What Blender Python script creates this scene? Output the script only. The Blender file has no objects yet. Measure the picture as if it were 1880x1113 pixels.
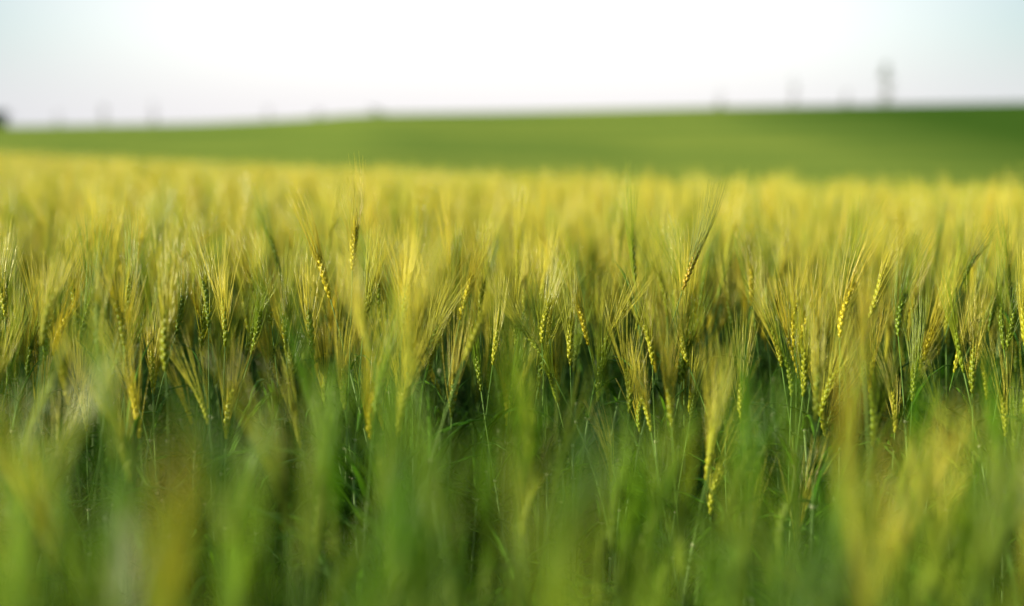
import bpy, math, random
import numpy as np
from mathutils import Vector, Matrix, Quaternion

random.seed(7)
rng = np.random.default_rng(7)
scene = bpy.context.scene
COL = scene.collection

# ------------------------------------------------------------------ camera, sky, sun, exposure
CAM_H = 1.10
FPX = 50.0 / 36.0 * 1880.0            # focal length in photograph pixels
PITCH = math.atan((556.5 - 262.0) / FPX)
cam = bpy.data.cameras.new('camera')
cam.lens = 50.0
cam.sensor_width = 36.0
cam.clip_start = 0.02
cam.clip_end = 8000.0
cam.dof.use_dof = True
cam.dof.focus_distance = 2.46
cam.dof.aperture_fstop = 1.4
cam_ob = bpy.data.objects.new('camera', cam)
COL.objects.link(cam_ob)
cam_ob.location = (0, 0, CAM_H)
cam_ob.rotation_euler = (math.radians(90) - PITCH, 0, 0)
scene.camera = cam_ob

SUN_EL, SUN_AZ = math.radians(13.0), math.radians(-105.0)    # azimuth from +Y towards +X
world = bpy.data.worlds.new('World')
scene.world = world
world.use_nodes = True
wn = world.node_tree.nodes
wl = world.node_tree.links
wn.clear()
sky = wn.new('ShaderNodeTexSky')
sky.sky_type = 'NISHITA'
sky.sun_disc = False
sky.sun_elevation = SUN_EL
sky.sun_rotation = SUN_AZ
sky.altitude = 200.0
sky.air_density = 1.0
sky.dust_density = 1.0
sky.ozone_density = 1.0
# a thin high veil whitens the whole sky; it is thickest in a broad bank ahead
tcw = wn.new('ShaderNodeTexCoord')
dot = wn.new('ShaderNodeVectorMath'); dot.operation = 'DOT_PRODUCT'
dot.inputs[1].default_value = Vector((-0.015, 0.99, 0.13)).normalized()
wl.new(tcw.outputs['Generated'], dot.inputs[0])
bank = wn.new('ShaderNodeMapRange'); bank.interpolation_type = 'SMOOTHSTEP'
bank.inputs['From Min'].default_value = 0.92
bank.inputs['From Max'].default_value = 1.0
bank.inputs['To Min'].default_value = 0.0
bank.inputs['To Max'].default_value = 1.0
wl.new(dot.outputs['Value'], bank.inputs['Value'])
veil = wn.new('ShaderNodeMix'); veil.data_type = 'RGBA'
veil.inputs[6].default_value = (1.95, 2.5, 2.7, 1)
veil.inputs[7].default_value = (4.9, 4.85, 4.8, 1)
wl.new(bank.outputs[0], veil.inputs[0])
mixs = wn.new('ShaderNodeMix'); mixs.data_type = 'RGBA'
mixs.inputs[0].default_value = 0.78
wl.new(sky.outputs[0], mixs.inputs[6])
wl.new(veil.outputs[2], mixs.inputs[7])
# greyish lilac haze lying along the whole horizon
sepw = wn.new('ShaderNodeSeparateXYZ')
wl.new(tcw.outputs['Generated'], sepw.inputs[0])
low = wn.new('ShaderNodeMapRange'); low.interpolation_type = 'SMOOTHSTEP'
low.inputs['From Min'].default_value = 0.015
low.inputs['From Max'].default_value = 0.085
low.inputs['To Min'].default_value = 0.65
low.inputs['To Max'].default_value = 0.0
wl.new(sepw.outputs['Z'], low.inputs['Value'])
hz = wn.new('ShaderNodeMix'); hz.data_type = 'RGBA'
hz.inputs[7].default_value = (3.35, 3.22, 3.45, 1)
wl.new(low.outputs[0], hz.inputs[0])
wl.new(mixs.outputs[2], hz.inputs[6])
bg = wn.new('ShaderNodeBackground')
bg.inputs['Strength'].default_value = 0.10
wo = wn.new('ShaderNodeOutputWorld')
wl.new(hz.outputs[2], bg.inputs['Color'])
wl.new(bg.outputs[0], wo.inputs['Surface'])

sun = bpy.data.lights.new('sun', 'SUN')
sun.energy = 5.0
sun.angle = math.radians(0.5)
sun.color = (1.0, 0.915, 0.68)
sun_ob = bpy.data.objects.new('sun', sun)
COL.objects.link(sun_ob)
sdir = Vector((math.sin(SUN_AZ) * math.cos(SUN_EL), math.cos(SUN_AZ) * math.cos(SUN_EL), math.sin(SUN_EL)))
sun_ob.rotation_euler = (-sdir).to_track_quat('-Z', 'Y').to_euler()
sun_ob.location = sdir * 50

scene.view_settings.view_transform = 'Standard'
scene.view_settings.look = 'None'
scene.view_settings.gamma = 1.0
scene.view_settings.use_curve_mapping = False
scene.view_settings.exposure = 1.35
scene.render.engine = 'CYCLES'
scene.cycles.use_denoising = True
scene.cycles.max_bounces = 8
scene.cycles.diffuse_bounces = 4
scene.cycles.transmission_bounces = 6
scene.cycles.transparent_max_bounces = 4
scene.cycles.sample_clamp_indirect = 8.0


def world_at(px, py, z):
    """a point z metres along the lens axis seen at photograph pixel px, py"""
    a = (px - 940.0) / FPX * z
    d = (556.5 - py) / FPX * z
    return Vector((a, z * math.cos(PITCH) + d * math.sin(PITCH), CAM_H - z * math.sin(PITCH) + d * math.cos(PITCH)))


def pixel_of(p):
    y, h = p[1], p[2] - CAM_H
    z = y * math.cos(PITCH) - h * math.sin(PITCH)
    d = y * math.sin(PITCH) + h * math.cos(PITCH)
    return 940.0 + p[0] / z * FPX, 556.5 - d / z * FPX, z


# ------------------------------------------------------------------ terrain
def smooth(a, b, t):
    t = np.clip((t - a) / (b - a), 0.0, 1.0)
    return t * t * (3 - 2 * t)


def ridge_height(s):
    """height of the hill crest above the camera, by bearing s = x / y"""
    px = 940 + s * FPX
    py = np.interp(px, [-2500, -600, 0, 350, 560, 660, 940, 1250, 1880, 2600, 4400], [262, 246, 236, 231, 222, 214, 210, 203, 193, 184, 176])
    return (265 - py) / FPX * 260.0


def ground_z(x, y):
    x = np.asarray(x, float)
    y = np.asarray(y, float)
    yy = np.maximum(y, 1.0)
    near = np.clip(y, 0, 26) / 26.0
    g = -0.42 * near ** 2 - 0.006 * np.clip(y, 0, 26) - 0.055 * np.clip(x, -14, 14) * near
    g = g - 3.2 * smooth(26, 75, y)
    s = np.clip(x / yy, -1.2, 1.2)
    crest = ridge_height(s) + CAM_H
    hill = smooth(75, 330, y) ** 0.9
    # rise from the dip to the crest at 260 m, then a gentle back slope and far rolling land
    up = smooth(70, 262, y)
    g = g * (1 - up) + crest * up
    g = g - 3.0 * smooth(265, 420, y) - 2.0 * smooth(420, 700, y) + (10.0 * smooth(650, 1000, y)) * (1 - smooth(-0.05, 0.25, s)) - 30 * smooth(1100, 3000, y)
    return g


# ------------------------------------------------------------------ materials
def nodes_of(name):
    m = bpy.data.materials.new(name)
    m.use_nodes = True
    nt = m.node_tree
    nt.nodes.clear()
    out = nt.nodes.new('ShaderNodeOutputMaterial')
    return m, nt, out


def plant_mat(name, dark, light, trans=0.45, rough=0.45, spec=0.35, scale=60.0, stretch=1.0, tip=None, tint=1.25):
    """diffuse skin with light coming through it; colour wanders between two tones"""
    m, nt, out = nodes_of(name)
    N, L = nt.nodes.new, nt.links.new
    tc = N('ShaderNodeTexCoord')
    mp = N('ShaderNodeMapping')
    mp.inputs['Scale'].default_value = (1, 1, stretch)
    nz = N('ShaderNodeTexNoise')
    nz.inputs['Scale'].default_value = scale
    nz.inputs['Detail'].default_value = 2.0
    L(tc.outputs['Object'], mp.inputs['Vector'])
    L(mp.outputs[0], nz.inputs['Vector'])
    oi = N('ShaderNodeObjectInfo')
    ad = N('ShaderNodeMath'); ad.operation = 'MULTIPLY_ADD'
    ad.inputs[1].default_value = 0.9
    ad.inputs[2].default_value = -0.45
    L(oi.outputs['Random'], ad.inputs[0])
    sm = N('ShaderNodeMath'); sm.operation = 'ADD'; sm.use_clamp = True
    L(nz.outputs['Fac'], sm.inputs[0])
    L(ad.outputs[0], sm.inputs[1])
    mx = N('ShaderNodeMix'); mx.data_type = 'RGBA'
    mx.inputs[6].default_value = (*dark, 1)
    mx.inputs[7].default_value = (*light, 1)
    L(sm.outputs[0], mx.inputs[0])
    col = mx.outputs[2]
    p = N('ShaderNodeBsdfPrincipled')
    p.inputs['Roughness'].default_value = rough
    p.inputs['Specular IOR Level'].default_value = spec
    L(col, p.inputs['Base Color'])
    tr = N('ShaderNodeBsdfTranslucent')
    gm = N('ShaderNodeMix'); gm.data_type = 'RGBA'; gm.blend_type = 'MULTIPLY'
    gm.inputs[0].default_value = 1.0
    gm.inputs[7].default_value = (tint * 1.05, tint, tint * 0.6, 1)
    L(col, gm.inputs[6])
    L(gm.outputs[2], tr.inputs['Color'])
    ms = N('ShaderNodeMixShader')
    ms.inputs[0].default_value = trans
    L(p.outputs[0], ms.inputs[1])
    L(tr.outputs[0], ms.inputs[2])
    L(ms.outputs[0], out.inputs['Surface'])
    return m


M = {}
M['awn_pale'] = plant_mat('awn_pale', (0.38, 0.42, 0.04), (0.66, 0.61, 0.10), 0.5, 0.3, 0.6, 20)
M['awn_gold'] = plant_mat('awn_gold', (0.45, 0.42, 0.035), (0.64, 0.56, 0.065), 0.5, 0.3, 0.6, 20)
M['awn_green'] = plant_mat('awn_green', (0.17, 0.29, 0.014), (0.34, 0.41, 0.035), 0.5, 0.3, 0.6, 20)
M['awn_dark'] = plant_mat('awn_dark', (0.16, 0.22, 0.02), (0.30, 0.33, 0.04), 0.4, 0.4, 0.4, 20)
M['ear_yellow'] = plant_mat('ear_yellow', (0.21, 0.27, 0.010), (0.43, 0.43, 0.018), 0.35, 0.42, 0.4, 160)
M['ear_green'] = plant_mat('ear_green', (0.12, 0.20, 0.010), (0.27, 0.35, 0.020), 0.35, 0.42, 0.4, 160)
M['ear_gold'] = plant_mat('ear_gold', (0.48, 0.43, 0.010), (0.62, 0.54, 0.018), 0.35, 0.42, 0.4, 160)
M['ear_brown'] = plant_mat('ear_brown', (0.16, 0.11, 0.008), (0.58, 0.42, 0.02), 0.2, 0.42, 0.4, 220)
M['stem'] = plant_mat('stem', (0.065, 0.145, 0.014), (0.125, 0.215, 0.04), 0.18, 0.5, 0.2, 30, 0.2, tint=1.1)
M['sheath'] = plant_mat('sheath', (0.09, 0.165, 0.035), (0.165, 0.25, 0.075), 0.2, 0.5, 0.2, 40, 0.15, tint=1.1)
M['leaf'] = plant_mat('leaf', (0.024, 0.105, 0.001), (0.065, 0.165, 0.004), 0.4, 0.5, 0.2, 40, 0.2)
M['awn_soft'] = plant_mat('awn_soft', (0.17, 0.32, 0.018), (0.30, 0.44, 0.042), 0.5, 0.35, 0.4, 20)
M['awn_fresh'] = plant_mat('awn_fresh', (0.06, 0.19, 0.002), (0.13, 0.28, 0.006), 0.45, 0.35, 0.3, 20)
M['collar'] = plant_mat('collar', (0.26, 0.30, 0.14), (0.42, 0.45, 0.26), 0.35, 0.5, 0.4, 120)
M['dry_leaf'] = plant_mat('dry_leaf', (0.30, 0.24, 0.10), (0.45, 0.36, 0.18), 0.3, 0.6, 0.3, 60)

AWN_OF = {'yellow': 'awn_pale', 'green': 'awn_green', 'gold': 'awn_gold', 'brown': 'awn_dark', 'pale': 'awn_pale', 'dark': 'awn_dark', 'straw': 'awn_gold', 'soft': 'awn_soft', 'fresh': 'awn_fresh'}
EAR_OF = {'yellow': 'ear_yellow', 'green': 'ear_green', 'gold': 'ear_gold', 'brown': 'ear_brown', 'pale': 'ear_green', 'dark': 'ear_green', 'straw': 'ear_yellow', 'soft': 'ear_green', 'fresh': 'ear_green'}


def soil_mat():
    m, nt, out = nodes_of('soil')
    N, L = nt.nodes.new, nt.links.new
    tc = N('ShaderNodeTexCoord')
    nz = N('ShaderNodeTexNoise'); nz.inputs['Scale'].default_value = 9.0; nz.inputs['Detail'].default_value = 8
    L(tc.outputs['Object'], nz.inputs['Vector'])
    cr = N('ShaderNodeValToRGB')
    cr.color_ramp.elements[0].position = 0.35; cr.color_ramp.elements[0].color = (0.030, 0.026, 0.012, 1)
    cr.color_ramp.elements[1].position = 0.7; cr.color_ramp.elements[1].color = (0.035, 0.06, 0.012, 1)
    L(nz.outputs['Fac'], cr.inputs[0])
    bp = N('ShaderNodeBump'); bp.inputs['Strength'].default_value = 0.8; bp.inputs['Distance'].default_value = 0.02
    L(nz.outputs['Fac'], bp.inputs['Height'])
    p = N('ShaderNodeBsdfPrincipled'); p.inputs['Roughness'].default_value = 0.95
    L(cr.outputs[0], p.inputs['Base Color']); L(bp.outputs[0], p.inputs['Normal'])
    L(p.outputs[0], out.inputs['Surface'])
    return m


def hill_mat():
    """young green cereal on the slope, blended to a darker green towards the upper right"""
    m, nt, out = nodes_of('hill_crop')
    N, L = nt.nodes.new, nt.links.new
    tc = N('ShaderNodeTexCoord')
    sep = N('ShaderNodeSeparateXYZ')
    L(tc.outputs['Object'], sep.inputs[0])
    n1 = N('ShaderNodeTexNoise'); n1.inputs['Scale'].default_value = 0.035; n1.inputs['Detail'].default_value = 4
    n2 = N('ShaderNodeTexNoise'); n2.inputs['Scale'].default_value = 1.6; n2.inputs['Detail'].default_value = 5
    L(tc.outputs['Object'], n1.inputs['Vector']); L(tc.outputs['Object'], n2.inputs['Vector'])
    mx = N('ShaderNodeMix'); mx.data_type = 'RGBA'
    mx.inputs[6].default_value = (0.095, 0.160, 0.030, 1)
    mx.inputs[7].default_value = (0.20, 0.245, 0.042, 1)
    rp = N('ShaderNodeMapRange'); rp.inputs['From Min'].default_value = 0.36; rp.inputs['From Max'].default_value = 0.64
    L(n1.outputs['Fac'], rp.inputs['Value'])
    # drilling bands and thin, patchy growth running along the slope
    mpb = N('ShaderNodeMapping'); mpb.inputs['Scale'].default_value = (0.012, 0.10, 0.0)
    mpb.inputs['Rotation'].default_value = (0, 0, 0.12)
    n3 = N('ShaderNodeTexNoise'); n3.inputs['Scale'].default_value = 1.0; n3.inputs['Detail'].default_value = 3
    L(tc.outputs['Object'], mpb.inputs['Vector']); L(mpb.outputs[0], n3.inputs['Vector'])
    r3 = N('ShaderNodeMapRange'); r3.inputs['From Min'].default_value = 0.35; r3.inputs['From Max'].default_value = 0.65
    L(n3.outputs['Fac'], r3.inputs['Value'])
    av = N('ShaderNodeMath'); av.operation = 'MULTIPLY_ADD'; av.inputs[1].default_value = 0.6
    hv = N('ShaderNodeMath'); hv.operation = 'MULTIPLY'; hv.inputs[1].default_value = 0.4
    L(rp.outputs[0], hv.inputs[0]); L(r3.outputs[0], av.inputs[0]); L(hv.outputs[0], av.inputs[2])
    L(av.outputs[0], mx.inputs[0])
    # darker green towards the upper right, soft boundary line y > 262 - (x - 18) * k
    ma = N('ShaderNodeMath'); ma.operation = 'MULTIPLY_ADD'; ma.inputs[1].default_value = 10.0; ma.inputs[2].default_value = -500.0
    L(sep.outputs['X'], ma.inputs[0])
    mb = N('ShaderNodeMath'); mb.operation = 'ADD'
    L(sep.outputs['Y'], mb.inputs[0]); L(ma.outputs[0], mb.inputs[1])
    mr = N('ShaderNodeMapRange'); mr.inputs['From Min'].default_value = -40.0; mr.inputs['From Max'].default_value = 260.0
    L(mb.outputs[0], mr.inputs['Value'])
    gx = N('ShaderNodeMapRange'); gx.inputs['From Min'].default_value = 12.0; gx.inputs['From Max'].default_value = 34.0
    L(sep.outputs['X'], gx.inputs['Value'])
    mk = N('ShaderNodeMath'); mk.operation = 'MULTIPLY'
    L(mr.outputs[0], mk.inputs[0]); L(gx.outputs[0], mk.inputs[1])
    md = N('ShaderNodeMix'); md.data_type = 'RGBA'
    md.inputs[7].default_value = (0.042, 0.090, 0.012, 1)
    L(mk.outputs[0], md.inputs[0]); L(mx.outputs[2], md.inputs[6])
    mf = N('ShaderNodeMix'); mf.data_type = 'RGBA'; mf.blend_type = 'MULTIPLY'
    mf.inputs[0].default_value = 0.5
    L(md.outputs[2], mf.inputs[6]); L(n2.outputs['Color'], mf.inputs[7])
    p = N('ShaderNodeBsdfPrincipled'); p.inputs['Roughness'].default_value = 0.9
    p.inputs['Specular IOR Level'].default_value = 0.0
    bp = N('ShaderNodeBump'); bp.inputs['Strength'].default_value = 0.6; bp.inputs['Distance'].default_value = 0.3
    L(n2.outputs['Fac'], bp.inputs['Height']); L(bp.outputs[0], p.inputs['Normal'])
    L(mf.outputs[2] if False else md.outputs[2], p.inputs['Base Color'])
    L(p.outputs[0], out.inputs['Surface'])
    return m


# ------------------------------------------------------------------ mesh helper
class MB:
    def __init__(self):
        self.v, self.f, self.m, self.n = [], [], [], 0

    def add(self, verts, faces, mat=0):
        self.v.append(np.asarray(verts, float))
        o = self.n
        self.f.extend([tuple(i + o for i in f) for f in faces])
        self.m.extend([mat] * len(faces))
        self.n += len(verts)

    def tube(self, pts, radii, sides=3, mat=0, flat=1.0):
        pts = np.asarray(pts, float)
        n = len(pts)
        tan = np.gradient(pts, axis=0)
        tan /= np.linalg.norm(tan, axis=1)[:, None] + 1e-12
        ref = np.array([1.0, 0.1, 0.0]) if abs(tan[0][0]) < 0.9 else np.array([0.0, 1.0, 0.0])
        a = np.cross(tan, ref); a /= np.linalg.norm(a, axis=1)[:, None] + 1e-12
        b = np.cross(tan, a)
        ang = np.arange(sides) * 2 * math.pi / sides
        r = np.asarray(radii, float)[:, None, None]
        ring = pts[:, None, :] + r * (np.cos(ang)[None, :, None] * a[:, None, :] + flat * np.sin(ang)[None, :, None] * b[:, None, :])
        faces = []
        for i in range(n - 1):
            for k in range(sides):
                k2 = (k + 1) % sides
                faces.append((i * sides + k, i * sides + k2, (i + 1) * sides + k2, (i + 1) * sides + k))
        faces.append(tuple(range(sides))[::-1])
        faces.append(tuple((n - 1) * sides + k for k in range(sides)))
        self.add(ring.reshape(-1, 3), faces, mat)

    def blade(self, pts, widths, side, mat=0, fold=0.25):
        """a leaf blade: three verts across, folded along the midrib, with a little thickness at the rib"""
        pts = np.asarray(pts, float)
        tan = np.gradient(pts, axis=0)
        tan /= np.linalg.norm(tan, axis=1)[:, None] + 1e-12
        s = np.asarray(side, float)
        if s.ndim == 1:
            s = np.repeat(s[None, :], len(pts), 0)
        s = s - (s * tan).sum(1)[:, None] * tan
        s /= np.linalg.norm(s, axis=1)[:, None] + 1e-12
        up = np.cross(s, tan)
        w = np.asarray(widths, float)[:, None] * 0.5
        l = pts - s * w + up * w * fold
        r = pts + s * w + up * w * fold
        th = 0.00025
        low = pts - up * th
        v = np.stack([l, pts, r, low], 1).reshape(-1, 3)
        faces = []
        for i in range(len(pts) - 1):
            a, b = i * 4, (i + 1) * 4
            faces += [(a, a + 1, b + 1, b), (a + 1, a + 2, b + 2, b + 1), (a + 2, a + 3, b + 3, b + 2), (a + 3, a, b, b + 3)]
        self.add(v, faces, mat)

    def mesh(self, name, mats):
        me = bpy.data.meshes.new(name)
        if self.n:
            me.from_pydata(np.concatenate(self.v).tolist(), [], self.f)
        for m in mats:
            me.materials.append(m)
        me.polygons.foreach_set('material_index', np.array(self.m, np.int32))
        me.polygons.foreach_set('use_smooth', np.ones(len(me.polygons), bool))
        me.update()
        return me


def link(name, me, parent=None):
    o = bpy.data.objects.new(name, me)
    COL.objects.link(o)
    if parent is not None:
        o.parent = parent
    return o


# ------------------------------------------------------------------ ground and hill
def sheet(name, ys, mat, label):
    cols = 90
    rows, verts = len(ys), []
    for y in ys:
        w = max(14.0, 1.1 * abs(y) + 8.0)
        for i in range(cols):
            t = -1 + 2 * i / (cols - 1)
            verts.append((w * t, y))
    V = np.array(verts)
    Z = ground_z(V[:, 0], V[:, 1])
    V = np.column_stack([V, Z])
    F = [(r * cols + c, r * cols + c + 1, (r + 1) * cols + c + 1, (r + 1) * cols + c) for r in range(rows - 1) for c in range(cols - 1)]
    mb = MB(); mb.add(V, F)
    o = link(name, mb.mesh(name, [mat]))
    o['kind'] = 'structure'
    o['label'] = label
    return o


sheet('ground', list(np.concatenate([np.linspace(-14, 0, 8), np.linspace(0.8, 48, 60)])), soil_mat(), 'dark soil under the barley crop')
sheet('hill', list(np.concatenate([np.linspace(48, 300, 80), np.geomspace(305, 5000, 60)])), hill_mat(), 'long green hillside beyond the barley, darker towards its right end')

# ------------------------------------------------------------------ barley: ears and awns
KN = 6


def kernel(mb, c, d, out, length, width, mat):
    """one grain: a pointed, slightly flattened husk along d, belly towards out"""
    d = d / np.linalg.norm(d)
    o = out - (out * d).sum() * d
    o /= np.linalg.norm(o) + 1e-9
    s = np.cross(d, o)
    prof = [(-0.5, 0.12), (-0.22, 0.46), (0.12, 0.5), (0.36, 0.27)]
    V = []
    for t, r in prof:
        for k in range(KN):
            a = 2 * math.pi * k / KN
            V.append(c + d * t * length + (math.cos(a) * o * 0.75 + math.sin(a) * s) * r * width)
    V.append(c + d * 0.56 * length)
    F = []
    for i in range(len(prof) - 1):
        for k in range(KN):
            k2 = (k + 1) % KN
            F.append((i * KN + k, i * KN + k2, (i + 1) * KN + k2, (i + 1) * KN + k))
    top = len(prof) * KN
    for k in range(KN):
        F.append(((len(prof) - 1) * KN + k, (len(prof) - 1) * KN + (k + 1) % KN, top))
    mb.add(V, F, mat)


def build_ear(rs, length=0.08, spread=0.12, bend=0.0, awn_len=0.125, nodes=14, mbe=None, mba=None, T=None, me_i=0, ma_i=0, sweep=0.0):
    """ear along +Z from the origin, grains in two flat ranks along X with side grains, one awn from each grain"""
    mbe, mba = mbe or MB(), mba or MB()
    ebuf, abuf = MB(), MB()

    def ax(t):
        return np.array([bend * length * t * t, 0.0, length * t])

    def axd(t):
        d = np.array([2 * bend * t, 0, 1.0])
        return d / np.linalg.norm(d)
    ebuf.tube([ax(t) for t in np.linspace(0, 1, 6)], [0.0016, 0.0026, 0.0028, 0.0026, 0.002, 0.0008], 6, me_i)
    for i in range(nodes):
        t = (i + 0.3) / (nodes + 0.6)
        taper = min(1.0, 0.55 + 2.6 * t) * (1.0 - 0.42 * max(0, t - 0.6) / 0.4)
        s = 1 if i % 2 else -1
        d0 = axd(t)
        for q in (-1, 0, 1):
            main = q == 0
            out = np.array([s * (1.0 if main else 0.55), q * 0.9, 0.0])
            out += np.array([rs.normal(0, .08), rs.normal(0, .08), 0])
            off = (0.0026 if main else 0.0022) * taper
            d = d0 + out * (0.16 if main else 0.13) + np.array([rs.normal(0, .03), rs.normal(0, .03), 0])
            kl = (0.0108 if main else 0.0088) * taper * rs.uniform(.94, 1.06)
            kw = (0.0058 if main else 0.0046) * taper
            c = ax(t) + out * off + d0 * kl * 0.45
            kernel(ebuf, c, d, out, kl, kw, me_i)
            if not main and rs.random() < 0.35:
                continue
            # awn
            dn = d / np.linalg.norm(d)
            p0 = c + dn * kl * 0.48
            fan = spread * rs.uniform(0.15, 1.0)
            dirv = d0 + np.array([s * fan * (0.9 if main else 0.7), q * fan * 0.8 + rs.normal(0, spread * .35), 0]) + np.array([rs.normal(0, spread * .25), 0, 0])
            dirv /= np.linalg.norm(dirv)
            L = awn_len * rs.uniform(0.82, 1.12) * (0.82 + 0.25 * (1 - abs(t - .45)))
            cur = np.array([sweep + rs.normal(0, .05) - s * fan * 0.25, rs.normal(0, .05), 0])
            us = np.linspace(0, 1, 5)
            pts = [p0 + dirv * L * u + cur * L * u * u * 0.5 for u in us]
            w0 = rs.uniform(0.00036, 0.00050)
            abuf.tube(pts, [w0 * (1 - 0.72 * u) for u in us], 3, ma_i)
    for src, dst in ((ebuf, mbe), (abuf, mba)):
        V = np.concatenate(src.v)
        if T is not None:
            R, p = T
            V = V @ R.T + p
        dst.v.append(V)
        dst.f.extend([tuple(i + dst.n for i in f) for f in src.f])
        dst.m.extend(src.m)
        dst.n += len(V)
    return mbe, mba


def frame_of(d, roll):
    d = Vector(d).normalized()
    q = Vector((0, 0, 1)).rotation_difference(d) @ Quaternion((0, 0, 1), roll)
    return q


def bez(P, t):
    a, b, c, d = [np.asarray(p, float) for p in P]
    t = np.asarray(t)[:, None]
    return a * (1 - t) ** 3 + 3 * b * t * (1 - t) ** 2 + 3 * c * t * t * (1 - t) + d * t ** 3


def leaf_path(rs, p0, az, L, rise, droop, n=8):
    u = np.linspace(0, 1, n)
    h = np.array([math.cos(az), math.sin(az), 0.0])
    up = np.array([0, 0, 1.0])
    ang = rise - droop * u ** 1.6
    step = L / (n - 1)
    pts = [np.asarray(p0, float)]
    for k in range(1, n):
        a = 0.5 * (ang[k] + ang[k - 1])
        pts.append(pts[-1] + step * (h * math.cos(a) + up * math.sin(a)))
    return np.array(pts)


def leaf_into(mb, rs, p0, az, L, rise, droop, W, mat=0):
    pts = leaf_path(rs, p0, az, L, rise, droop)
    u = np.linspace(0, 1, len(pts))
    w = W * np.minimum(1, 0.7 + 1.6 * u) * (1 - u ** 2.2) + 0.0006
    tw = rs.uniform(-1.1, 1.1)
    sd = np.array([-math.sin(az), math.cos(az), 0.0])
    upv = np.array([0, 0, 1.0])
    sides = np.array([sd * math.cos(tw * k) + upv * math.sin(tw * k) for k in u])
    mb.blade(pts, w, sides, mat, fold=rs.uniform(.15, .5))


EAR_VARIANTS = []
for k in range(16):
    rs = np.random.default_rng(100 + k)
    spread = [0.10, 0.15, 0.20, 0.26][k % 4]
    e, a = build_ear(rs, 0.08, spread, [0, .12, -.1, .2, 0.05, -.18][k % 6], [0.12, .13, .14, .11][(k // 2) % 4], [13, 14, 15][k % 3], sweep=[0, .1, -.1, .2, -.2][k % 5])
    EAR_VARIANTS.append((e, a))
ear_cache = {}


def ear_meshes(k, tone):
    if (k, tone) not in ear_cache:
        e, a = EAR_VARIANTS[k]
        ear_cache[(k, tone)] = (e.mesh('ear_' + tone, [M[EAR_OF[tone]]]), a.mesh('awns_' + tone, [M[AWN_OF[tone]]]))
    return ear_cache[(k, tone)]


leaf_cache = []
for k in range(10):
    rs = np.random.default_rng(300 + k)
    mb = MB()
    leaf_into(mb, rs, (0, 0, 0), 0.0, rs.uniform(.13, .24), rs.uniform(.7, 1.35), rs.uniform(.3, 2.3), rs.uniform(.008, .0125))
    leaf_cache.append(mb.mesh('leaf', [M['leaf']]))


def stalk_curve(base, d, rs):
    """stem from the soil to the foot of the ear, leaving the ear along its own axis"""
    base = np.asarray(base, float); d = np.asarray(d, float)
    gx, gy = base[0] - d[0] * 0.32 + rs.normal(0, .015), base[1] - d[1] * 0.32 + rs.normal(0, .015)
    g = np.array([gx, gy, float(ground_z(gx, gy)) - 0.01])
    H = base[2] - g[2]
    return [g, g + np.array([0, 0, H * 0.45]), base - d * H * 0.33, base], g, H


def make_stalk(base, d, scale, tone, label, rs, variant=None, roll=None, leaves=None, collar=None, group=None, awn_scale=1.0, leaf_scale=1.0):
    P, g, H = stalk_curve(base, d, rs)
    root = bpy.data.objects.new('barley_stalk', None)
    COL.objects.link(root)
    root.empty_display_size = 0.05
    root.location = g
    root['label'] = label
    root['category'] = 'barley stalk'
    if group:
        root['group'] = group
    loc = [np.asarray(p) - g for p in P]
    # bare stem (upper) inside a sheath (lower)
    tc = collar if collar is not None else rs.uniform(0.62, 0.84)
    pts = bez(loc, np.linspace(0.0, 1, 14))
    mb = MB(); mb.tube(pts, np.linspace(0.0019, 0.00105, 14), 5)
    link('stem', mb.mesh('stem', [M['stem']]), root)
    pts = bez(loc, np.linspace(0.12, tc, 9))
    rad = np.linspace(0.0027, 0.0024, 9)
    rad[-1] = 0.0021
    mb = MB(); mb.tube(pts, rad, 6)
    sh = link('leaf_sheath', mb.mesh('leaf_sheath', [M['sheath']]), root)
    cp = bez(loc, np.array([tc - 0.004, tc, tc + 0.004]))
    mb = MB(); mb.tube(cp, [0.0026, 0.0031, 0.0022], 6)
    az0 = rs.uniform(0, 6.28)
    for sgn in (-1, 1):
        a = np.array([math.cos(az0 + sgn * 1.2), math.sin(az0 + sgn * 1.2), 0.15])
        mb.tube([cp[1], cp[1] + a * 0.0045, cp[1] + a * 0.007 + np.array([0, 0, .0015])], [.0009, .0007, .0002], 4)
    link('collar', mb.mesh('collar', [M['collar']]), sh)
    nl = leaves if leaves is not None else (2 if rs.random() < .6 else 1)
    for i in range(nl):
        t = tc if i == 0 else tc * rs.uniform(.45, .8)
        p = bez(loc, np.array([t]))[0]
        lf = link('leaf', leaf_cache[rs.integers(len(leaf_cache))], root)
        lf.location = p
        lf.rotation_euler = (0, 0, az0 if i == 0 else az0 + math.pi * i + rs.normal(0, .6))
        lf.scale = [leaf_scale * float(rs.uniform(.75, 1.15)) * (0.85 if i == 0 else 1.15)] * 3
    v = int(variant if variant is not None else rs.integers(len(EAR_VARIANTS)))
    em, am = ear_meshes(v, tone)
    ear = link('ear', em, root)
    ear.rotation_mode = 'QUATERNION'
    ear.rotation_quaternion = frame_of(d, roll if roll is not None else rs.uniform(-.9, .9))
    ear.location = loc[3] - np.asarray(d) * 0.002
    ear.scale = (scale * 1.2, scale * 1.2, scale)
    aw = link('awns', am, ear)
    aw.scale = (1, 1, awn_scale) if awn_scale != 1.0 else (1, 1, 1)
    return root


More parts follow.
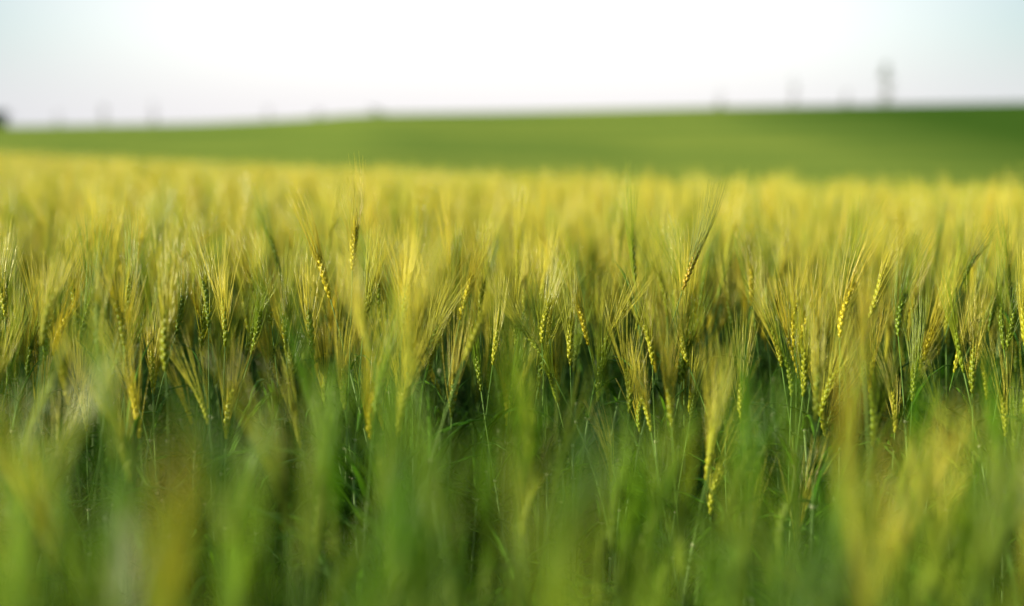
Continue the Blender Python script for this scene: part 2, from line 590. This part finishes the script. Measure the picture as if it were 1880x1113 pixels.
# ears one can pick out: foot of the ear, tip of the ear (photograph pixels), distance in metres, tone, label
HEROES = [
    (9, 579, 8, 500, 2.45, 'yellow', 'short upright yellow-green ear standing alone at the left edge of the field'),
    (77, 632, 80, 532, 2.0, 'yellow', 'soft yellow ear with wide awns, in front of the short ear at the left edge'),
    (180, 647, 178, 551, 2.0, 'pale', 'pale green ear with a broad brush of pale awns, left of the golden upright ear'),
    (254, 493, 254, 437, 3.0, 'gold', 'small upright golden ear standing behind the pale brushy ear'),
    (224, 506, 220, 438, 3.1, 'gold', 'small orange ear just left of the small upright golden ear'),
    (312, 506, 346, 444, 2.9, 'gold', 'orange ear leaning right just right of the small upright golden ear'),
    (383, 600, 381, 512, 2.46, 'pale', 'sharp pale green ear with a tall even fan of awns, beside a dark gap'),
    (462, 648, 488, 572, 2.46, 'green', 'sharp green ear leaning right with feathery awns, just right of the dark gap'),
    (606, 547, 583, 462, 2.5, 'gold', 'golden ear leaning left on a long bare bent stem'),
    (597, 576, 583, 520, 2.8, 'yellow', 'small yellow ear tucked left of the golden ear on the bent stem'),
    (574, 658, 569, 565, 2.4, 'yellow', 'slim upright yellow-green ear below the golden ear on the bent stem'),
    (304, 680, 300, 565, 2.15, 'yellow', 'yellow-green ear hanging in a close pair under the orange right-leaning ear'),
    (280, 710, 279, 640, 2.4, 'yellow', 'short yellow ear low between the stems under the orange right-leaning ear'),
    (159, 790, 155, 705, 2.4, 'yellow', 'low bright yellow-green ear with a thin dark stem near the left edge'),
    (323, 612, 345, 543, 2.5, 'green', 'green ear leaning right left of the pale ear with the even fan'),
    (514, 738, 532, 668, 2.4, 'green', 'low green ear leaning right below the feathery right-leaning ear'),
    (496, 703, 491, 635, 2.5, 'green', 'short green ear upright just above the low right-leaning green ear'),
    (196, 722, 203, 640, 2.2, 'green', 'green ear under the broad pale brush of awns'),
    (440, 551, 430, 452, 3.3, 'pale', 'bluish green ear out of focus behind the dark gap'),
    (647, 494, 650, 410, 2.46, 'gold', 'tallest golden ear, bolt upright with awns reaching over the field edge'),
    (681, 658, 654, 562, 1.75, 'yellow', 'thick soft yellow ear leaning left below the tallest golden ear'),
    (633, 750, 619, 668, 2.3, 'yellow', 'olive yellow ear leaning left under the thick soft yellow ear'),
    (845, 585, 863, 503, 2.5, 'gold', 'golden ear leaning right with awns swept left, in the middle of the field'),
    (853, 658, 886, 572, 2.05, 'yellow', 'soft yellow-green ear leaning strongly right below the middle golden ear'),
    (883, 716, 874, 644, 2.45, 'green', 'thin speckled green ear below the soft right-leaning ear in the middle'),
    (995, 628, 991, 553, 2.4, 'yellow', 'bright yellow upright ear with a wide golden fan, one of a pair near the middle'),
    (1009, 620, 1003, 560, 2.5, 'yellow', 'smaller yellow ear close behind the bright upright one near the middle'),
    (991, 647, 955, 588, 2.42, 'yellow', 'yellow ear leaning left under the pair of bright yellow ears'),
    (1047, 669, 1044, 588, 2.42, 'yellow', 'upright yellow ear with distinct grains right of the bright pair'),
    (1080, 632, 1062, 556, 2.5, 'gold', 'olive gold ear leaning left right of the ear with distinct grains'),
    (1104, 652, 1122, 568, 2.46, 'yellow', 'sharp yellow-green ear leaning right with short upright awns'),
    (1098, 735, 1096, 654, 2.42, 'green', 'lower green-yellow ear under the sharp right-leaning ear'),
    (1254, 531, 1279, 455, 2.46, 'brown', 'brown speckled ear leaning right with tall dark green awns above the others'),
    (1264, 671, 1236, 602, 2.44, 'yellow', 'yellow ear leaning far left with pale awns fanned to the left'),
    (1198, 668, 1195, 587, 2.42, 'yellow', 'yellow-green upright ear left of the far-leaning yellow ear'),
    (1155, 756, 1164, 668, 2.35, 'yellow', 'plump yellow-green ear low under the short upright awns'),
    (1233, 782, 1227, 686, 2.15, 'yellow', 'large soft yellow-green ear hanging low under the far-leaning ear'),
    (1360, 768, 1359, 686, 2.38, 'yellow', 'upright yellow-green ear low beside the dark gap right of the brown ear'),
    (1267, 771, 1277, 712, 2.4, 'green', 'small green ear leaning right just right of the large soft low ear'),
    (1167, 605, 1178, 562, 2.6, 'yellow', 'stubby yellow ear right of the sharp right-leaning ear'),
    (1195, 790, 1184, 718, 2.3, 'yellow', 'narrow yellow ear leaning left beneath the plump low ear'),
    (1542, 618, 1543, 530, 2.4, 'gold', 'upright straw gold ear with a tall open fan of pale awns'),
    (1596, 582, 1637, 503, 2.5, 'yellow', 'yellow-green ear leaning far right with long swept awns'),
    (1435, 672, 1422, 597, 2.46, 'yellow', 'bright yellow ear leaning left beside the black gap in the crop'),
    (1586, 662, 1581, 577, 1.9, 'straw', 'soft golden ear just right of the straw gold ear'),
    (1769, 514, 1784, 462, 2.6, 'dark', 'dark green ear with dark awns standing above its neighbours'),
    (1752, 682, 1770, 606, 2.45, 'yellow', 'yellow-green ear leaning right under the dark green ear'),
    (1785, 720, 1783, 630, 2.35, 'yellow', 'upright pale yellow ear right of and below the dark green ear'),
    (1727, 790, 1724, 727, 2.4, 'green', 'short green ear low under the right-leaning yellow-green ear'),
    (1453, 726, 1456, 648, 2.4, 'green', 'green upright ear just right of the bright left-leaning ear'),
    (1557, 650, 1566, 596, 2.7, 'yellow', 'small yellow-green ear behind and right of the straw gold ear'),
    (1848, 642, 1861, 572, 2.46, 'green', 'green-yellow ear leaning right near the right edge'),
    (1498, 770, 1503, 672, 2.05, 'yellow', 'long soft yellow ear hanging low left of the straw gold ear'),
    (1713, 483, 1728, 453, 3.6, 'gold', 'little orange ear far back left of the dark green ear'),
    (1332, 792, 1334, 716, 2.35, 'green', 'dull green ear low left of the ear beside the dark gap'),
    (1643, 792, 1650, 718, 2.35, 'yellow', 'yellow-green ear low under the far right-leaning ear'),
    (1675, 735, 1682, 655, 2.4, 'green', 'tall green ear standing close behind the low yellow-green one'),
    (382, 777, 369, 705, 2.2, 'yellow', 'yellow ear leaning left low between the two green leaning ears'),
    (552, 822, 538, 752, 2.2, 'yellow', 'yellow ear leaning left, lowest under the slim upright ear'),
    (1122, 882, 1121, 815, 2.35, 'yellow', 'lowest yellow ear on a dark upright stem under the plump ear'),
    (1302, 852, 1313, 762, 2.0, 'yellow', 'wide soft yellow ear low beneath the dull green ear'),
    (1378, 560, 1388, 492, 2.7, 'gold', 'gold ear half hidden in awns right of the brown ear'),
    (1846, 800, 1850, 722, 2.35, 'yellow', 'low yellow ear under the green-yellow ear near the right edge'),
    (803, 640, 806, 572, 2.6, 'green', 'thin green ear left of the golden ear in the middle'),
    (905, 668, 915, 596, 2.5, 'yellow', 'yellow-green ear right of the soft right-leaning ear in the middle'),
    (50, 690, 54, 620, 2.5, 'green', 'green ear with a brown withered stem under the soft yellow ear near the left edge'),
    (1880 - 36, 470, 1846, 420, 3.2, 'yellow', 'small pale ear behind the green-yellow ear near the right edge'),
]
# big soft ears close to the lens
NEAR = [
    (1548, 940, 1560, 780, 1.0, 'straw', 'big blurred golden ear close to the lens, tallest of the near ones, right of centre'),
    (805, 970, 792, 840, 1.0, 'soft', 'big blurred pale ear close to the lens, with a pale cone of awns'),
    (700, 930, 740, 770, 1.2, 'soft', 'blurred pale green ear leaning right by the lens, left of the pale cone of awns'),
    (950, 930, 955, 760, 0.92, 'soft', 'big blurred pale green ear upright by the lens, right of the pale cone of awns'),
    (215, 850, 205, 700, 1.25, 'soft', 'blurred pale ear close to the lens near the left edge'),
    (110, 900, 125, 760, 1.1, 'green', 'blurred yellow-green ear close to the lens at the left edge'),
    (1340, 980, 1345, 840, 1.05, 'soft', 'blurred pale green ear close to the lens left of the big golden one'),
    (420, 1000, 400, 860, 1.0, 'fresh', 'blurred green ear leaning left close to the lens, left of centre'),
    (1620, 1060, 1600, 930, 1.0, 'green', 'blurred yellow ear leaning left close to the lens, right of the big golden one'),
    (1800, 1050, 1830, 900, 0.95, 'green', 'blurred yellow ear leaning right close to the lens by the right edge'),
    (760, 690, 735, 570, 1.55, 'yellow', 'soft yellow ear with upright awns behind the pale cone of awns'),
    (560, 1050, 575, 900, 0.95, 'green', 'blurred yellow-green ear low and close to the lens left of centre'),
]


def ear_dir(a, b, rs):
    d = b - a
    L = d.length
    d = d.normalized()
    d = (d + Vector((0, rs.normal(0, .12), 0))).normalized()
    return d, L


placed = []
hero_px = []
for i, (bx, by, tx, ty, z, tone, label) in enumerate(HEROES + NEAR):
    rs = np.random.default_rng(1000 + i)
    a, b = world_at(bx, by, z), world_at(tx, ty, z)
    d, L = ear_dir(a, b, rs)
    near = i >= len(HEROES)
    v = None
    if 'wide' in label or 'fan' in label or 'brush' in label:
        v = [2, 3, 6, 7, 10, 11, 14, 15][i % 8]
    if 'tallest golden' in label or 'brown speckled' in label:
        v = 4
    make_stalk(a, d, max(0.6, min(1.25, L / 0.08)), tone, label, rs, variant=v,
               roll=rs.uniform(-.5, .5), group='barley ears near the lens' if near else 'barley ears in the sharp row', leaves=2 if not near else 4,
               awn_scale=0.92 if 'tallest golden' in label else 1.1 if 'brown speckled' in label else 1.08 if 'tall' in label else 1.0)
    placed.append((a.x, a.y))
    hero_px.append((bx, by, label))

# ------------------------------------------------------------------ the crop: every other stalk
GAPS = [  # dark openings in the crop: pixel column, near and far distance, half width in pixels
    (445, 2.55, 3.5, 34), (866, 2.3, 3.0, 26), (1398, 2.5, 3.3, 34), (1866, 2.45, 3.3, 30), (1085, 2.7, 3.6, 40), (1735, 2.5, 3.0, 22), (330, 2.5, 2.9, 12),
    (620, 2.35, 2.75, 22), (180, 2.2, 2.6, 22), (1130, 2.5, 3.0, 20)]


def density(z):
    return np.interp(z, [0.35, 0.5, 0.9, 1.2, 1.7, 2.1, 2.3, 2.7, 4, 8, 14, 30], [60, 110, 160, 170, 150, 140, 260, 390, 350, 250, 150, 90])


ZMAX = 34.0
N0 = 0
cand = []
zs = np.concatenate([np.linspace(0.36, 4, 37), np.geomspace(4.1, ZMAX, 60)])
for z0, z1 in zip(zs[:-1], zs[1:]):
    w = 0.36 * z1 * 1.10 + (0.55 if z1 < 6 else 1.2)
    n = rng.poisson(density(0.5 * (z0 + z1)) * 2 * w * (z1 - z0))
    x = rng.uniform(-w, w, n); y = rng.uniform(z0, z1, n)
    cand.append(np.column_stack([x, y]))
# the stand goes on to the left of the view and behind the lens, where its shade comes from
n = 17000
sx, sy = rng.uniform(-6.0, 2.4, n), rng.uniform(-1.8, 6.5, n)
ok = (np.abs(sx) > 0.36 * np.maximum(sy, 0) * 1.10 + 0.55) & (sx < 0.36 * np.maximum(sy, 0) + 1.4) & ((sx < 0) | (sy > 0)) & (sx ** 2 + sy ** 2 > 0.7 ** 2)
ok |= (sy < -0.75) & (np.abs(sx) < 2.5)
cand.append(np.column_stack([sx, sy])[ok])
C = np.concatenate(cand)
# loose drill rows, and patches that stand thicker or thinner
px = 940 + C[:, 0] / np.maximum(C[:, 1], 0.05) * FPX
keep = np.ones(len(C), bool)
for gx, za, zb, hw in GAPS:
    keep &= ~((np.abs(px - gx) < hw) & (C[:, 1] > za) & (C[:, 1] < zb))
patch = np.sin(C[:, 0] * 7.1 + 2 * np.sin(C[:, 1] * 1.7)) * np.sin(C[:, 1] * 2.3 + 1.3 * np.sin(C[:, 0] * 3.1))
keep &= rng.random(len(C)) < 0.80 + 0.3 * patch
hp = np.array(placed)
for i0 in range(0, len(C), 4000):
    blk = C[i0:i0 + 4000]
    dd = ((blk[:, None, :] - hp[None, :, :]) ** 2).sum(2).min(1)
    keep[i0:i0 + 4000] &= dd > 0.022 ** 2
# thin out right in front of the ears that carry the sharp row
for bx, by, tx, ty, z, tone, label in HEROES:
    for q in (bx, tx):
        keep &= ~((np.abs(px - q) < 17) & (C[:, 1] > z - 0.55) & (C[:, 1] < z - 0.02))
C = C[keep]


def tone_pick(y, x, r):
    if y < 2.0:
        return ['yellow', 'fresh', 'soft', 'green'][np.searchsorted([.06, .46, .80], r)]
    return ['yellow', 'green', 'pale', 'gold', 'brown'][np.searchsorted([.40, .55, .78, .98], r)]


inframe = (np.abs(C[:, 0]) < 0.36 * C[:, 1] + 0.015) & (C[:, 1] > 0.3)
order = np.argsort(C[:, 1])
n_single = 300 - len(HEROES) - len(NEAR)
single = [i for i in order if inframe[i]][:n_single]
used_labels = {}
specs = []
for i in single:
    rs = np.random.default_rng(5000 + int(i))
    x, y = C[i]
    h = float(np.clip(rs.normal(0.715, 0.065), 0.52, 0.86))
    if y < 2.15:      # the edge of the stand grows shorter
        h = min(h, CAM_H - (np.interp(y, [.4, .9, 1.5, 2.1], [1080, 890, 740, 615]) + rs.normal(-262, 80)) / FPX * y - 0.19) + rs.normal(0, .015)
        h = max(h, 0.36)
    lean = rs.normal(0.04, 0.13)
    d = Vector((lean, rs.normal(0, .13), 1)).normalized()
    specs.append((x, y, h, d, tone_pick(y, x, rs.random()), rs))


def describe(x, y, h, d, tone):
    p = pixel_of((x, y, h + float(ground_z(x, y))))
    best = min(hero_px, key=lambda q: (q[0] - p[0]) ** 2 + 0.15 * (q[1] - p[1]) ** 2)
    soft = 'very blurred' if y < 1.0 else 'blurred' if y < 1.5 else 'soft'
    hgt = 'tall' if h > 0.765 else 'low' if h < 0.665 else 'mid-height'
    ln = 'leaning right' if d.x > .14 else 'leaning left' if d.x < -.08 else 'upright'
    tn = {'yellow': 'yellow-green', 'green': 'green', 'pale': 'pale green', 'gold': 'golden', 'brown': 'brown', 'fresh': 'deep green', 'soft': 'pale green'}[tone]
    # the nearest picked-out ear, named by its short description
    short = best[2].split(' with ')[0].split(', ')[0]
    words = short.split()
    cut = [k for k, w in enumerate(words) if k > 1 and w in ('standing', 'just', 'tucked', 'hanging', 'low', 'under', 'below', 'beside', 'left', 'right', 'behind', 'close', 'on', 'half', 'far', 'in', 'above', 'near', 'out', 'beneath')
           and not (w in ('left', 'right') and words[k - 1] in ('leaning', 'strongly', 'far'))and not (w == 'far' and words[k - 1] == 'leaning')]
    if cut:
        words = words[:cut[0]]
    words = words[:4]
    while words[-1] in ('with', 'and', 'a', 'the', 'of', 'to', 'in', 'bolt', 'leaning'):
        words.pop()
    where = 'just left of' if p[0] < best[0] - 14 else 'just right of' if p[0] > best[0] + 14 else 'in front of'
    return ' '.join(f"{soft} {hgt} {tn} ear {ln} {where} the".split() + words)


names = [describe(x, y, h, d, tone) for (x, y, h, d, tone, rs) in specs]
same = {}
for i, nm in enumerate(names):
    same.setdefault(nm, []).append(i)
for nm, ids in same.items():          # alike neighbours: say which of them is nearer
    if len(ids) > 1:
        ids.sort(key=lambda i: specs[i][1])
        for k, i in enumerate(ids):
            names[i] = (['nearer', 'farther'] if len(ids) == 2 else ['nearest', 'second nearest', 'third nearest', 'fourth nearest', 'fifth nearest'][:len(ids) - 1] + ['farthest'])[k] + ' ' + nm
for (x, y, h, d, tone, rs), nm in zip(specs, names):
    base = Vector((x, y, h + float(ground_z(x, y))))
    if len(nm.replace('-', ' ').split()) > 16:
        nm = nm.replace('mid-height ', '')
    if len(nm.split()) > 16:
        nm = ' '.join(nm.split()[:16])
        while nm.split()[-1] in ('with', 'and', 'a', 'the', 'of', 'to', 'in', 'bolt', 'leaning'):
            nm = nm.rsplit(' ', 1)[0]
    make_stalk(base, d, rs.uniform(.9, 1.12), tone, nm, rs, group='nearest barley stalks', leaves=6, leaf_scale=1.35)

# the rest: one mass, instanced from whole stalks
srcs = bpy.data.collections.new('barley_stalk_kinds')     # not part of the scene, only a library for the mass
kinds = []
TONES = ['yellow', 'green', 'pale', 'gold', 'yellow', 'pale', 'yellow', 'green', 'pale', 'green', 'yellow', 'pale', 'yellow', 'pale', 'green', 'yellow', 'green', 'gold']
for k, tone in enumerate(TONES):
    rs = np.random.default_rng(700 + k)
    mb = MB()
    H = 0.715
    lean = rs.uniform(0.0, 0.28) + (0.35 if k in (4, 9, 12) else 0)
    d = np.array([lean, 0, 1.0]); d /= np.linalg.norm(d)
    base = np.array([0.0, 0, H]) + np.array([lean * .25, 0, 0])
    P = [np.zeros(3), np.array([0, 0, H * .45]), base - d * H * .33, base]
    mb.tube(bez(P, np.linspace(0, 1, 12)), np.linspace(.0019, .00105, 12), 5, 0)
    tc = rs.uniform(.6, .84)
    mb.tube(bez(P, np.linspace(.1, tc, 7)), np.linspace(.0027, .0023, 7), 5, 1)
    cp = bez(P, np.array([tc - .004, tc, tc + .004]))
    mb.tube(cp, [.0026, .0032, .0022], 6, 3)
    az = rs.uniform(0, 6.28)
    for sgn in (-1, 1):
        a = np.array([math.cos(az + sgn * 1.2), math.sin(az + sgn * 1.2), .15])
        mb.tube([cp[1], cp[1] + a * .0045, cp[1] + a * .007], [.0009, .0007, .0002], 3, 3)
    leaf_into(mb, rs, cp[1], az, rs.uniform(.10, .2), rs.uniform(.7, 1.35), rs.uniform(.4, 2.2), rs.uniform(.007, .012), 2)
    for q in range(5):
        leaf_into(mb, rs, bez(P, np.array([tc * (.82 - .15 * q)]))[0], az + math.pi * (q + 1) + rs.normal(0, .5), rs.uniform(.16, .28), rs.uniform(.8, 1.35), rs.uniform(.6, 2.4), rs.uniform(.008, .013), 2)
    q = frame_of(d, rs.uniform(0, 3.1))
    R = np.array(q.to_matrix())
    build_ear(rs, rs.uniform(.07, .088), [0.10, .15, .2, .26][k % 4], rs.uniform(-.2, .25), rs.uniform(.11, .14), 14, mb, mb, (R, base), 4, 5, sweep=rs.uniform(-.2, .2))
    me = mb.mesh('barley_stalk_kind', [M['stem'], M['sheath'], M['leaf'], M['collar'], M[EAR_OF[tone]], M[AWN_OF[tone]]])
    o = bpy.data.objects.new('kind_%02d' % k, me)
    srcs.objects.link(o)
    kinds.append(tone)

rest = np.setdiff1d(np.arange(len(C)), np.array(single))
R_ = C[rest]
n = len(R_)
Z = ground_z(R_[:, 0], R_[:, 1]) - 0.01
me = bpy.data.meshes.new('barley_crop')
me.from_pydata(np.column_stack([R_, Z]).tolist(), [], [])
hh = np.clip(rng.normal(1.0, 0.085, n), 0.72, 1.2)
edge = (R_[:, 1] < 2.15) & (R_[:, 1] > 0.3) & (np.abs(R_[:, 0]) < 0.36 * R_[:, 1] + 0.6)
hh[edge] = np.clip(np.minimum(hh[edge], (CAM_H - (np.interp(R_[edge, 1], [.4, .9, 1.5, 2.1], [1080, 890, 740, 615]) - 262 + rng.normal(0, 80, edge.sum())) / FPX * R_[edge, 1] - 0.19) / 0.715), 0.5, 1.1)
scl = np.column_stack([np.full(n, 1.0), np.full(n, 1.0), hh]).astype(np.float32)
rot = np.column_stack([rng.normal(0, .05, n), rng.normal(0.03, .06, n), rng.uniform(0, 6.28, n)]).astype(np.float32)
kid = rng.integers(0, len(TONES), n).astype(np.int32)
ripe = np.array([k for k, t in enumerate(TONES) if t in ('yellow', 'pale', 'gold')] + [k for k, t in enumerate(TONES) if t == 'gold'])
far = rng.random(n) < np.clip((R_[:, 1] - 2.6) / 4.0, 0, 0.78)
kid[far] = ripe[rng.integers(0, len(ripe), far.sum())]
green = np.array([k for k, t in enumerate(TONES) if t == 'green'])
kid[edge] = green[rng.integers(0, len(green), edge.sum())]
kid = kid.astype(np.int32)
for nm, typ, key, arr in (('scl', 'FLOAT_VECTOR', 'vector', scl), ('rot', 'FLOAT_VECTOR', 'vector', rot), ('kid', 'INT', 'value', kid)):
    at = me.attributes.new(nm, typ, 'POINT')
    at.data.foreach_set(key, arr.ravel())
crop = link('barley_crop', me)
crop['kind'] = 'stuff'
crop['label'] = 'dense ripening barley filling the field from the sharp row back to the field edge'
crop['category'] = 'barley'
ng = bpy.data.node_groups.new('barley_scatter', 'GeometryNodeTree')
ng.interface.new_socket('Geometry', in_out='INPUT', socket_type='NodeSocketGeometry')
ng.interface.new_socket('Geometry', in_out='OUTPUT', socket_type='NodeSocketGeometry')
gi = ng.nodes.new('NodeGroupInput'); go = ng.nodes.new('NodeGroupOutput')
ip = ng.nodes.new('GeometryNodeInstanceOnPoints')
ci = ng.nodes.new('GeometryNodeCollectionInfo')
ci.inputs['Collection'].default_value = srcs
ci.inputs['Separate Children'].default_value = True
ci.inputs['Reset Children'].default_value = True
ip.inputs['Pick Instance'].default_value = True
ng.links.new(gi.outputs[0], ip.inputs['Points'])
ng.links.new(ci.outputs[0], ip.inputs['Instance'])


def attr(nm, typ):
    a = ng.nodes.new('GeometryNodeInputNamedAttribute')
    a.data_type = typ
    a.inputs['Name'].default_value = nm
    return [s for s in a.outputs if s.enabled and s.name == 'Attribute'][0]


ng.links.new(attr('kid', 'INT'), ip.inputs['Instance Index'])
er = ng.nodes.new('FunctionNodeEulerToRotation')
ng.links.new(attr('rot', 'FLOAT_VECTOR'), er.inputs[0])
ng.links.new(er.outputs[0], ip.inputs['Rotation'])
ng.links.new(attr('scl', 'FLOAT_VECTOR'), ip.inputs['Scale'])
ng.links.new(ip.outputs[0], go.inputs[0])
md = crop.modifiers.new('scatter', 'NODES')
md.node_group = ng

# ------------------------------------------------------------------ trees along the horizon
bark = plant_mat('bark', (0.06, 0.045, 0.03), (0.12, 0.09, 0.06), 0.0, 0.9, 0.1, 4)
tree_leaf = plant_mat('tree_leaf', (0.03, 0.06, 0.018), (0.07, 0.11, 0.03), 0.3, 0.6, 0.25, 0.6)
dark_leaf = plant_mat('dark_tree_leaf', (0.012, 0.04, 0.02), (0.03, 0.075, 0.035), 0.2, 0.6, 0.25, 0.6)


def make_tree(px, top_py, dist, wpx, label, leafm=tree_leaf, trunk_frac=0.3, n=900, kind='tree', seed=0, group='trees along the horizon'):
    rs = np.random.default_rng(9000 + seed)
    top = world_at(px, top_py, dist)
    x, y = top.x, top.y
    g = float(ground_z(x, y))
    H = top.z - g
    W = wpx / FPX * dist
    root = bpy.data.objects.new(kind, None); COL.objects.link(root)
    root.location = (x, y, g - .1)
    root['label'] = label
    root['category'] = 'shrub' if kind == 'shrub' else 'tree'
    root['group'] = group
    mb = MB()
    r0 = max(.08, H * .016)
    mb.tube([(0, 0, 0), (rs.normal(0, .02) * W, 0, H * .4), (rs.normal(0, .04) * W, rs.normal(0, .04) * W, H * .92)], [r0, r0 * .7, r0 * .1], 8)
    for k in range(9):
        z = H * (trunk_frac * .8 + (0.85 - trunk_frac * .8) * k / 9)
        a = k * 2.4
        w = W * .42 * (1 - .4 * k / 9)
        e = np.array([math.cos(a) * w, math.sin(a) * w, z + w * .9 * rs.uniform(.6, 1.4)])
        mb.tube([(0, 0, z), e * np.array([.5, .5, 1]) * np.array([1, 1, .5]) + np.array([0, 0, z * .5]), e], [r0 * .45, r0 * .3, r0 * .08], 5)
    link('trunk', mb.mesh('trunk', [bark]), root)
    # crown: leaf sprays gathered into uneven clumps with gaps between
    cl = []
    nc = 16
    for k in range(nc):
        t = rs.uniform(0, 1)
        prof = math.sin(math.pi * min(1, (0.12 + 0.88 * t) ** .8)) ** .6
        a, rr = rs.uniform(0, 6.28), rs.uniform(.2, 1) * prof * W * .36
        cl.append((np.array([math.cos(a) * rr, math.sin(a) * rr, H * (trunk_frac + (.95 - trunk_frac) * t)]), W * rs.uniform(.12, .24)))
    V, F = [], []
    s = W * .05
    for k in range(n):
        c, r = cl[rs.integers(nc)]
        p = c + rs.normal(0, 1, 3) * r * .55 * np.array([1, 1, .9])
        p[2] = min(p[2], H)
        u = rs.normal(0, 1, 3); u /= np.linalg.norm(u)
        w = np.cross(u, rs.normal(0, 1, 3)); w /= np.linalg.norm(w) + 1e-6
        q = s * rs.uniform(.6, 1.4)
        o = len(V)
        V += [p - u * q, p - w * q * .5, p + u * q, p + w * q * .5]
        F.append((o, o + 1, o + 2, o + 3))
    mb = MB(); mb.add(V, F)
    link('crown', mb.mesh('crown', [leafm]), root)
    return root


make_tree(1628, 114, 420, 30, 'tall slender dark tree standing alone on the right skyline', trunk_frac=.42, n=800, seed=1, kind='poplar_tree')
make_tree(1458, 136, 640, 20, 'slim pale tree on the skyline left of the tall slender one', n=380, seed=2)
make_tree(1324, 158, 560, 24, 'bushy faint tree on the skyline right of the middle', n=420, seed=3)
make_tree(1554, 164, 560, 22, 'short faint tree on the skyline between the slim pale tree and the tall slender one', n=420, seed=4)
make_tree(190, 184, 620, 20, 'faint upright tree on the left skyline, left one of two alike', n=380, seed=5)
make_tree(281, 180, 640, 20, 'faint upright tree on the left skyline, right one of two alike', n=330, seed=6)
make_tree(106, 206, 520, 22, 'low faint bush-like tree between the dark clump at the left edge and two faint trees', n=500, seed=7, trunk_frac=.1)
make_tree(-4, 205, 420, 58, 'dark green tree clump at the far left edge of the skyline', leafm=dark_leaf, n=5200, seed=8, trunk_frac=.02)
make_tree(490, 196, 400, 24, 'rounded faint shrub where the hill crest begins to rise', n=500, seed=9, trunk_frac=.08, kind='shrub')
make_tree(585, 196, 430, 30, 'low broad faint shrub right of the rounded one on the crest', n=500, seed=10, trunk_frac=.05, kind='shrub')
make_tree(690, 199, 430, 60, 'long low pale shrub on the yellowish hill crest', n=260, seed=11, trunk_frac=.05, kind='shrub')
